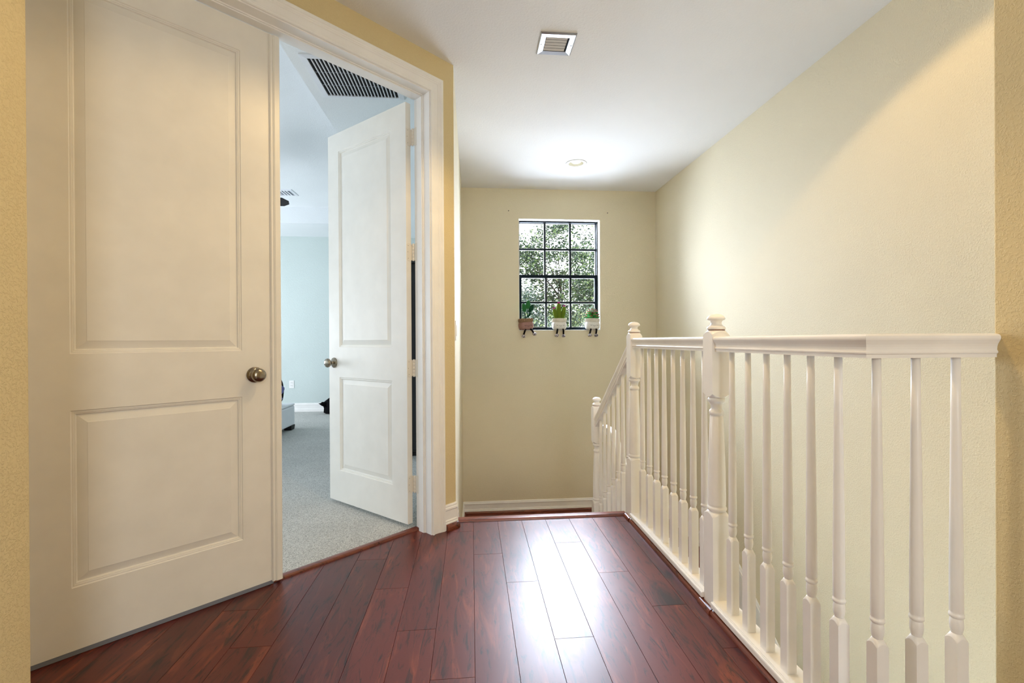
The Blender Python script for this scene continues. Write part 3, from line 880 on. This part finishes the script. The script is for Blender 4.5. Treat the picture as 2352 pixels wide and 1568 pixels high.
# ------------------------------------------------------------------ bedroom beyond the doors
ZT = 2.875
YF = 7.36
TX0, TX1, TY0, TY1 = -4.3, -1.01, 2.30, 6.53
q1, q2 = dw((.0, -.13, 0)), dw((-2.39, -.13, 0))
cb = [(b1.x + .01, b1.y), (b1.x + .01, YF + .05), (-5.1, YF + .05), (-5.1, 1.1), (q2.x, 1.1), (q2.x, q2.y)]
m = MB()
def flat(poly, z0, z1): m.prism(poly, z0, z1)
flat([(-5.1, TY1), (-.19, TY1), (-.19, YF + .05), (-5.1, YF + .05)], ZC, ZT + .15)
flat([(-5.1, .9), (TX0, .9), (TX0, TY1), (-5.1, TY1)], ZC, ZT + .15)
e = .004
ye = lambda x: (q1.y + (x - q1.x) * D.y / D.x) + e
flat([(TX1, ye(TX1) - .05), (-.195, ye(-.195) - .05), (-.195, TY1), (TX1, TY1)], ZC, ZT + .15)
flat([(TX0, .9), (q2.x, .9), (q2.x, ye(q2.x) - .05), (TX1, ye(TX1) - .05), (TX1, TY0), (TX0, TY0)], ZC, ZT + .15)
flat([(TX0, TY0), (TX1, TY0), (TX1, TY1), (TX0, TY1)], ZT, ZT + .15)
struct(m.build('ceiling_bedroom', 'bedroom_ceiling_paint'))
struct(MB().box(-5.1, -.19, YF, YF + .1, -.05, 2.78).build('wall_bedroom_back', 'bedroom_paint'))
struct(MB().box(-5.1, -5.0, .9, YF, -.05, 2.78).build('wall_bedroom_left', 'bedroom_paint'))
struct(MB().box(b1.x - .010, b1.x - .0005, b1.y + .012, YF, -.05, 2.78).build('wall_bedroom_right', 'bedroom_paint'))
struct(MB().box(-5.0, -1.9, .9, 1.0, -.05, 2.78).build('wall_bedroom_front', 'bedroom_paint'))
q3, q4 = dw((.0, -.146, 0)), dw((-2.39, -.146, 0))
struct(MB().prism([(q3.x, q3.y), (b1.x - .001, b1.y + .02), (-.2035, YF), (-5.0, YF), (-5.0, 1.0), (q4.x, 1.0), (q4.x, q4.y)], -.03, .008).build('floor_bedroom', 'carpet'))
base('baseboard_bedroom_back', (-5.0, YF, .008), (-.21, YF, .008), (0, -1, 0))
base('baseboard_bedroom_left', (-5.0, 1.0, .008), (-5.0, YF, .008), (1, 0, 0))
# return air grille in the flat part of the bedroom ceiling
gr = thing('return_air_grille', 'large white return air grille with dark slots on the bedroom ceiling above the open door', 'vent', (-.68, 2.9, ZC))
gx0, gx1, gy0, gy1 = -.942, -.428, 2.68, 3.142
m = MB(); fwd = .034
o_ = [(gx0, gy0), (gx1, gy0), (gx1, gy1), (gx0, gy1)]; i_ = [(gx0 + fwd, gy0 + fwd), (gx1 - fwd, gy0 + fwd), (gx1 - fwd, gy1 - fwd * .8), (gx0 + fwd, gy1 - fwd * .8)]
m.loft([[(a, b, ZC) for a, b in o_], [(a, b, ZC - .006) for a, b in o_], [(a, b, ZC - .008) for a, b in i_], [(a, b, ZC - .0005) for a, b in i_]], False, False)
m.build('frame', 'vent_white', gr)
MB().box(gx0 + fwd, gx1 - fwd, gy0 + fwd, gy1 - fwd * .8, ZC - .0008, ZC - .0002).build('backing', 'dark_void', gr)
nsl = 21
for i in range(1, nsl):
    x = gx0 + fwd + (gx1 - gx0 - 2 * fwd) * i / nsl
    MB().add([(x - .003, gy0 + fwd, ZC - .007), (x + .002, gy0 + fwd, ZC - .007), (x + .0035, gy0 + fwd, ZC - .001), (x + .0005, gy0 + fwd, ZC - .001), (x - .003, gy1 - fwd * .8, ZC - .007), (x + .002, gy1 - fwd * .8, ZC - .007), (x + .0035, gy1 - fwd * .8, ZC - .001), (x + .0005, gy1 - fwd * .8, ZC - .001)],
             [(0, 1, 2, 3), (4, 5, 6, 7), (0, 1, 5, 4), (1, 2, 6, 5), (2, 3, 7, 6), (3, 0, 4, 7)]).build('slat', 'vent_white', gr)
for f_ in (.38, .68):
    y = gy0 + (gy1 - gy0) * f_
    MB().box(gx0 + fwd, gx1 - fwd, y - .002, y + .002, ZC - .0028, ZC - .001).build('crossbar', 'sweep_grey', gr)
# supply vent in the tray
rg_ = thing('air_vent', 'white louvered vent in the raised bedroom ceiling, half hidden by the closed door', 'vent', (-2.32, 5.9, ZT))
m = MB(); o_ = [(-2.56, 5.78), (-2.12, 5.78), (-2.12, 6.02), (-2.56, 6.02)]; i_ = [(-2.53, 5.81), (-2.15, 5.81), (-2.15, 5.99), (-2.53, 5.99)]
m.loft([[(a, b, ZT) for a, b in o_], [(a, b, ZT - .006) for a, b in o_], [(a, b, ZT - .01) for a, b in i_], [(a, b, ZT - .001) for a, b in i_]], False, False); m.build('frame', 'vent_white', rg_)
MB().box(-2.53, -2.15, 5.81, 5.99, ZT - .0012, ZT - .0004).build('backing', 'sweep_grey', rg_)
for i in range(3):
    x = -2.19 - .035 * i
    MB().box(x - .008, x + .008, 5.81, 5.99, ZT - .009, ZT - .003).build('louver', 'vent_white', rg_)
for i in range(3):
    y = 5.84 + .05 * i
    MB().box(-2.53, -2.29, y - .008, y + .012, ZT - .009, ZT - .003).build('louver', 'vent_white', rg_)
# ceiling fan : only one blade tip shows past the closed door
FC = Vector((-2.305, 4.70, 2.44))
fa = thing('ceiling_fan', 'black ceiling fan in the bedroom with one blade tip showing beside the closed door', 'fan', (FC.x, FC.y, ZT))
MB().lathe([(0, 0), (.07, 0), (.07, -.03), (.02, -.06), (0, -.06)], (FC.x, FC.y, ZT), 24).build('canopy', 'fan_black', fa)
MB().tube([(FC.x, FC.y, ZT - .05), (FC.x, FC.y, FC.z + .05)], .012).build('downrod', 'fan_black', fa)
MB().lathe([(0, .09), (.06, .085), (.10, .05), (.105, -.02), (.08, -.06), (0, -.07)], (FC.x, FC.y, FC.z), 28).build('motor', 'fan_black', fa)
for i in range(5):
    a = .20 + 2 * PI * i / 5
    rot = Matrix.Rotation(a, 3, 'Z') @ Matrix.Rotation(-.34, 3, 'X')
    pr = [(.12, -.03), (.2, -.055), (.42, -.072), (.48, -.066), (.532, -.02), (.530, .025), (.48, .060), (.42, .066), (.2, .05), (.12, .03)]
    m = MB(lambda p: FC + rot @ p); m.prism([(u, v) for u, v in pr], -.005, .005)
    m.build('blade', 'fan_black', fa, .002)
# outlet
ol = thing('wall_outlet', 'white double power outlet low on the far bedroom wall', 'outlet', (-2.711, YF, .424))
MB().box(-2.747, -2.675, YF - .006, YF, .366, .482).build('plate', 'plastic_white', ol, .002)
for z in (.404, .446):
    so = MB().box(-2.728, -2.694, YF - .009, YF - .006, z - .014, z + .014).build('socket', 'plastic_white', ol, .003)
    MB().box(-2.719, -2.716, YF - .0096, YF - .009, z - .004, z + .007).box(-2.706, -2.703, YF - .0096, YF - .009, z - .004, z + .007).build('slot', 'hole', so)
# white bench with dark feet
be = thing('bench', 'white leather bench with a dark wooden foot, cut off by the closed door', 'bench', (-2.55, 5.1, .008))
m = MB(); bx0, bx1, by0, by1 = -2.98, -2.148, 4.25, 5.93
m.box(bx0, bx1, by0, by1, .062, .296); m.build('body', 'leather_white', be, .018)
MB().box(bx0, bx1, by0, by1, .2975, .322).build('lid', 'leather_white', be, .01)
for x, y in ((bx1 - .05, by1 - .06), (bx1 - .05, by0 + .06), (bx0 + .05, by1 - .06), (bx0 + .05, by0 + .06)):
    MB().add([(x - .05, y - .06, .062), (x + .05, y - .06, .062), (x + .05, y + .06, .062), (x - .05, y + .06, .062), (x - .035, y - .05, .008), (x + .045, y - .05, .008), (x + .045, y + .05, .008), (x - .035, y + .05, .008)],
             [(0, 1, 2, 3), (4, 5, 6, 7), (0, 1, 5, 4), (1, 2, 6, 5), (2, 3, 7, 6), (3, 0, 4, 7)]).build('foot', 'black', be)
bl = thing('blanket', 'rolled blue and black blanket lying on the white bench', 'blanket', (-2.5, 5.6, .322))
def roll(rx, rz, n=26):
    return [(rx * math.cos(2 * PI * i / n) * (1 + .04 * math.sin(5 * i)), rz * math.sin(2 * PI * i / n) * (1 + .03 * math.cos(3 * i))) for i in range(n)]
m = MB(); rings = []
for k in range(9):
    x = -2.80 + .60 * k / 8; s_ = .55 if k in (0, 8) else .92 + .08 * math.sin(k * 2)
    rings.append([Vector((x + .02 * math.sin(i), 5.62 + u * s_, .325 + .166 + v * s_)) for i, (u, v) in enumerate(roll(.17, .158))])
m.loft(rings); m.build('roll', 'blanket_blue', bl)
m = MB(); rings = []
for k in range(3):
    x = -2.262 + .020 * k; s_ = .99
    rings.append([Vector((x, 5.62 + u * s_, .325 + .166 + v * s_)) for u, v in roll(.172, .159)])
m.loft(rings); m.build('border', 'felt_bag', bl)
# dark bag by the far wall
bg = thing('bag', 'black bag on the carpet by the far bedroom wall, half hidden behind the open door', 'bag', (-1.95, 7.12, .008))
m = MB(); rings = []
for z, a, b_ in ((.010, .17, .10), (.03, .20, .13), (.09, .195, .13), (.15, .215, .12), (.19, .19, .09), (.235, .13, .05), (.27, .07, .03)):
    rings.append([(-1.955 + (a + .015 * math.sin(3 * i)) * math.cos(2 * PI * i / 20), 7.12 + (b_ + .01 * math.cos(4 * i)) * math.sin(2 * PI * i / 20), z) for i in range(20)])
m.loft(rings); m.build('body', 'felt_bag', bg)
MB().tube([(-2.05 + .2 * k / 8, 7.12, .25 + .10 * math.sin(PI * k / 8)) for k in range(9)], .01).build('handle', 'felt_bag', bg)
MB().tube([(-2.13, 7.06, .17), (-2.17, 7.04, .175), (-2.20, 7.03, .17), (-2.17, 7.035, .15), (-2.13, 7.05, .13)], .016).build('strap', 'felt_bag', bg)
# tall dark cabinet seen through the hinge gap
ca = thing('cabinet', 'tall black cabinet seen through the narrow hinge gap of the open door', 'cabinet', (-.55, 4.6, .008))
MB().box(-.86, -.235, 4.37, 4.82, .05, 1.78).build('body', 'black', ca, .004)
MB().box(-.88, -.232, 4.35, 4.84, 1.78, 1.81).build('top', 'black', ca, .004)
MB().box(-.84, -.25, 4.40, 4.80, .008, .05).build('plinth', 'black', ca)
for i in range(2):
    dr_ = MB().box(-.85 + .31 * i, -.85 + .31 * i + .30, 4.355, 4.37, .07, 1.76).build('cabinet_door', 'black', ca, .003)

# ------------------------------------------------------------------ outside
struct(MB().box(-25, 30, 5.2, 60, -3.1, -3.0).build('ground', 'grass'))
def tree(name, label, base_, crown, n_clump, n_leaf, size, mat, trunk_r=.14):
    bx, by = base_
    t = thing(name, label, 'tree', (bx, by, -3.0), 'trees seen through the stair window')
    cx, cy, cz, rx, ry, rz = crown
    tm = MB(); clumps = []
    for i in range(n_clump):
        while True:
            p = Vector((random.uniform(-1, 1), random.uniform(-1, 1), random.uniform(-1, 1)))
            if p.length < 1: break
        clumps.append(Vector((cx + p.x * rx, cy + p.y * ry, cz + p.z * rz)))
    top = Vector((cx, cy, cz + rz * .3))
    tm.tube([(bx, by, -3.0), (bx + .05, by, -1.5), ((bx + cx) / 2, (by + cy) / 2, cz - rz * .6), top], [trunk_r, trunk_r * .9, trunk_r * .7, trunk_r * .25], 9)
    for c in clumps[:: max(1, n_clump // 26)]:
        a = Vector((bx + (cx - bx) * .6, by + (cy - by) * .6, cz - rz * .55 + (c.z - cz + rz) * .25))
        tm.tube([a, (a + c) / 2 + Vector((0, 0, .08)), c], [trunk_r * .35, trunk_r * .22, trunk_r * .07], 6)
    tm.build('trunk', 'bark', t)
    lv = MB()
    for i in range(n_leaf):
        c = random.choice(clumps)
        p = c + Vector((random.gauss(0, .17), random.gauss(0, .17), random.gauss(0, .14)))
        u = Vector((random.gauss(0, 1), random.gauss(0, 1), random.gauss(-.2, .6))).normalized()
        v = u.cross(Vector((random.gauss(0, 1), random.gauss(0, 1), random.gauss(0, 1)))).normalized(); w_ = u.cross(v)
        s_ = size * random.uniform(.7, 1.35)
        lv.add([p, p + u * s_ * .5 + v * s_ * .27 + w_ * s_ * .07, p + u * s_, p + u * s_ * .5 - v * s_ * .27 + w_ * s_ * .07], [(0, 1, 2), (0, 2, 3)])
    me = bpy.data.meshes.new('foliage'); o = root_loc(t)
    me.from_pydata([p - o for p in lv.v], [], lv.f); me.materials.append(MATS[mat])
    fo = bpy.data.objects.new('foliage', me); COL.objects.link(fo); fo.parent = t
tree('leafy_tree', 'tall dark green tree rising in the middle of the window', (3.1, 14.3), (2.55, 14.1, 2.6, 1.75, 1.0, 2.05), 150, 22000, .085, 'leaf_mid', .05)
tree('leafy_tree', 'lower green tree filling the left panes of the window', (.2, 10.6), (.66, 10.5, 1.30, .95, .8, 1.25), 85, 14000, .066, 'leaf_blue', .05)
tree('leafy_tree', 'green tree reaching up at the right edge of the window', (3.7, 10.6), (2.95, 10.5, 1.75, .72, .8, 1.45), 85, 13500, .066, 'leaf_mid', .05)
tree('leafy_shrub', 'pale yellow green shrub low behind the window sill', (1.6, 8.4), (1.62, 8.4, .80, 1.3, .5, .75), 70, 13000, .042, 'leaf_pale', .05)

# ------------------------------------------------------------------ light
wd = bpy.data.worlds.new('world'); SC.world = wd; wd.use_nodes = True
bgd = wd.node_tree.nodes['Background']
bgd.inputs['Color'].default_value = (.90, .95, 1, 1); bgd.inputs['Strength'].default_value = 5.0
def area(name, loc, rot, sx, sy, e, col, spread=None):
    l = bpy.data.lights.new(name, 'AREA'); l.shape = 'RECTANGLE'; l.size = sx; l.size_y = sy; l.energy = e; l.color = col
    if spread: l.spread = spread
    o = bpy.data.objects.new(name, l); COL.objects.link(o); o.location = loc; o.rotation_euler = rot
    return o
def spot(name, loc, e, col, ang=148, blend=.35, rad=.05):
    l = bpy.data.lights.new(name, 'SPOT'); l.energy = e; l.color = col; l.spot_size = math.radians(ang); l.spot_blend = blend; l.shadow_soft_size = rad
    o = bpy.data.objects.new(name, l); COL.objects.link(o); o.location = loc
    return o
WARM = (1, .69, .325); DAY = (.80, .92, 1.12)
area('daylight_stair_window', (.935, YB + .25, 1.70), (-PI / 2 + .16, 0, 0), 1.1, 1.5, 76, DAY)
area('skylight_stair_window', (.935, YB + .32, 1.85), (-PI / 2 + .50, 0, 0), 1.15, 1.4, 36, DAY, math.radians(96))
for n_, p_, e_, ang, bl_, tx, ty in (('downlight_hall', (.33, 1.68), 38, 126, .3, -2, 15), ('downlight_stairwell', (1.12, 1.74), 21, 140, .12, -9, 0)):
    sp_ = spot(n_, (p_[0], p_[1], ZC - .01), e_, WARM, ang, bl_)
    sp_.rotation_euler = (math.radians(tx), math.radians(ty), 0)
area('fill_rear', (.80, -2.55, 1.45), (PI / 2, 0, 0), .9, 1.9, 31, (.95, .99, 1.0))  # unseen fill lamp added behind the camera to brighten end wall and newels
area('fill_stairwell', (1.45, 2.3, -2.55), (PI, 0, 0), .8, 2.4, 235, (.46, .88, 1.30))  # fill lamp added below, shining up to brighten and cool the stairwell walls
area('daylight_bedroom', (-4.95, 2.7, 1.6), (0, -PI / 2, 0), 1.9, 2.4, 18, (.86, .95, 1.10))
area('fill_bedroom_far', (-4.95, 5.4, 1.35), (0, -PI / 2 - .22, 0), 1.5, 2.0, 102, (.92, .97, 1.05))  # extra fill lamp added to lift the far bedroom wall and ceiling
area('fill_bedroom_front', (-3.6, 1.06, 1.6), (PI / 2 , 0, 0), 2.0, 1.8, 13, (.90, .97, 1.08))  # soft fill added at the front wall for overall bedroom brightness
SC.view_settings.view_transform = 'Standard'
SC.view_settings.look = 'None'
SC.view_settings.gamma = 1
SC.view_settings.exposure = .61
SC.cycles.use_denoising = True
SC.cycles.max_bounces = 10
SC.cycles.diffuse_bounces = 6
SC.cycles.transparent_max_bounces = 12
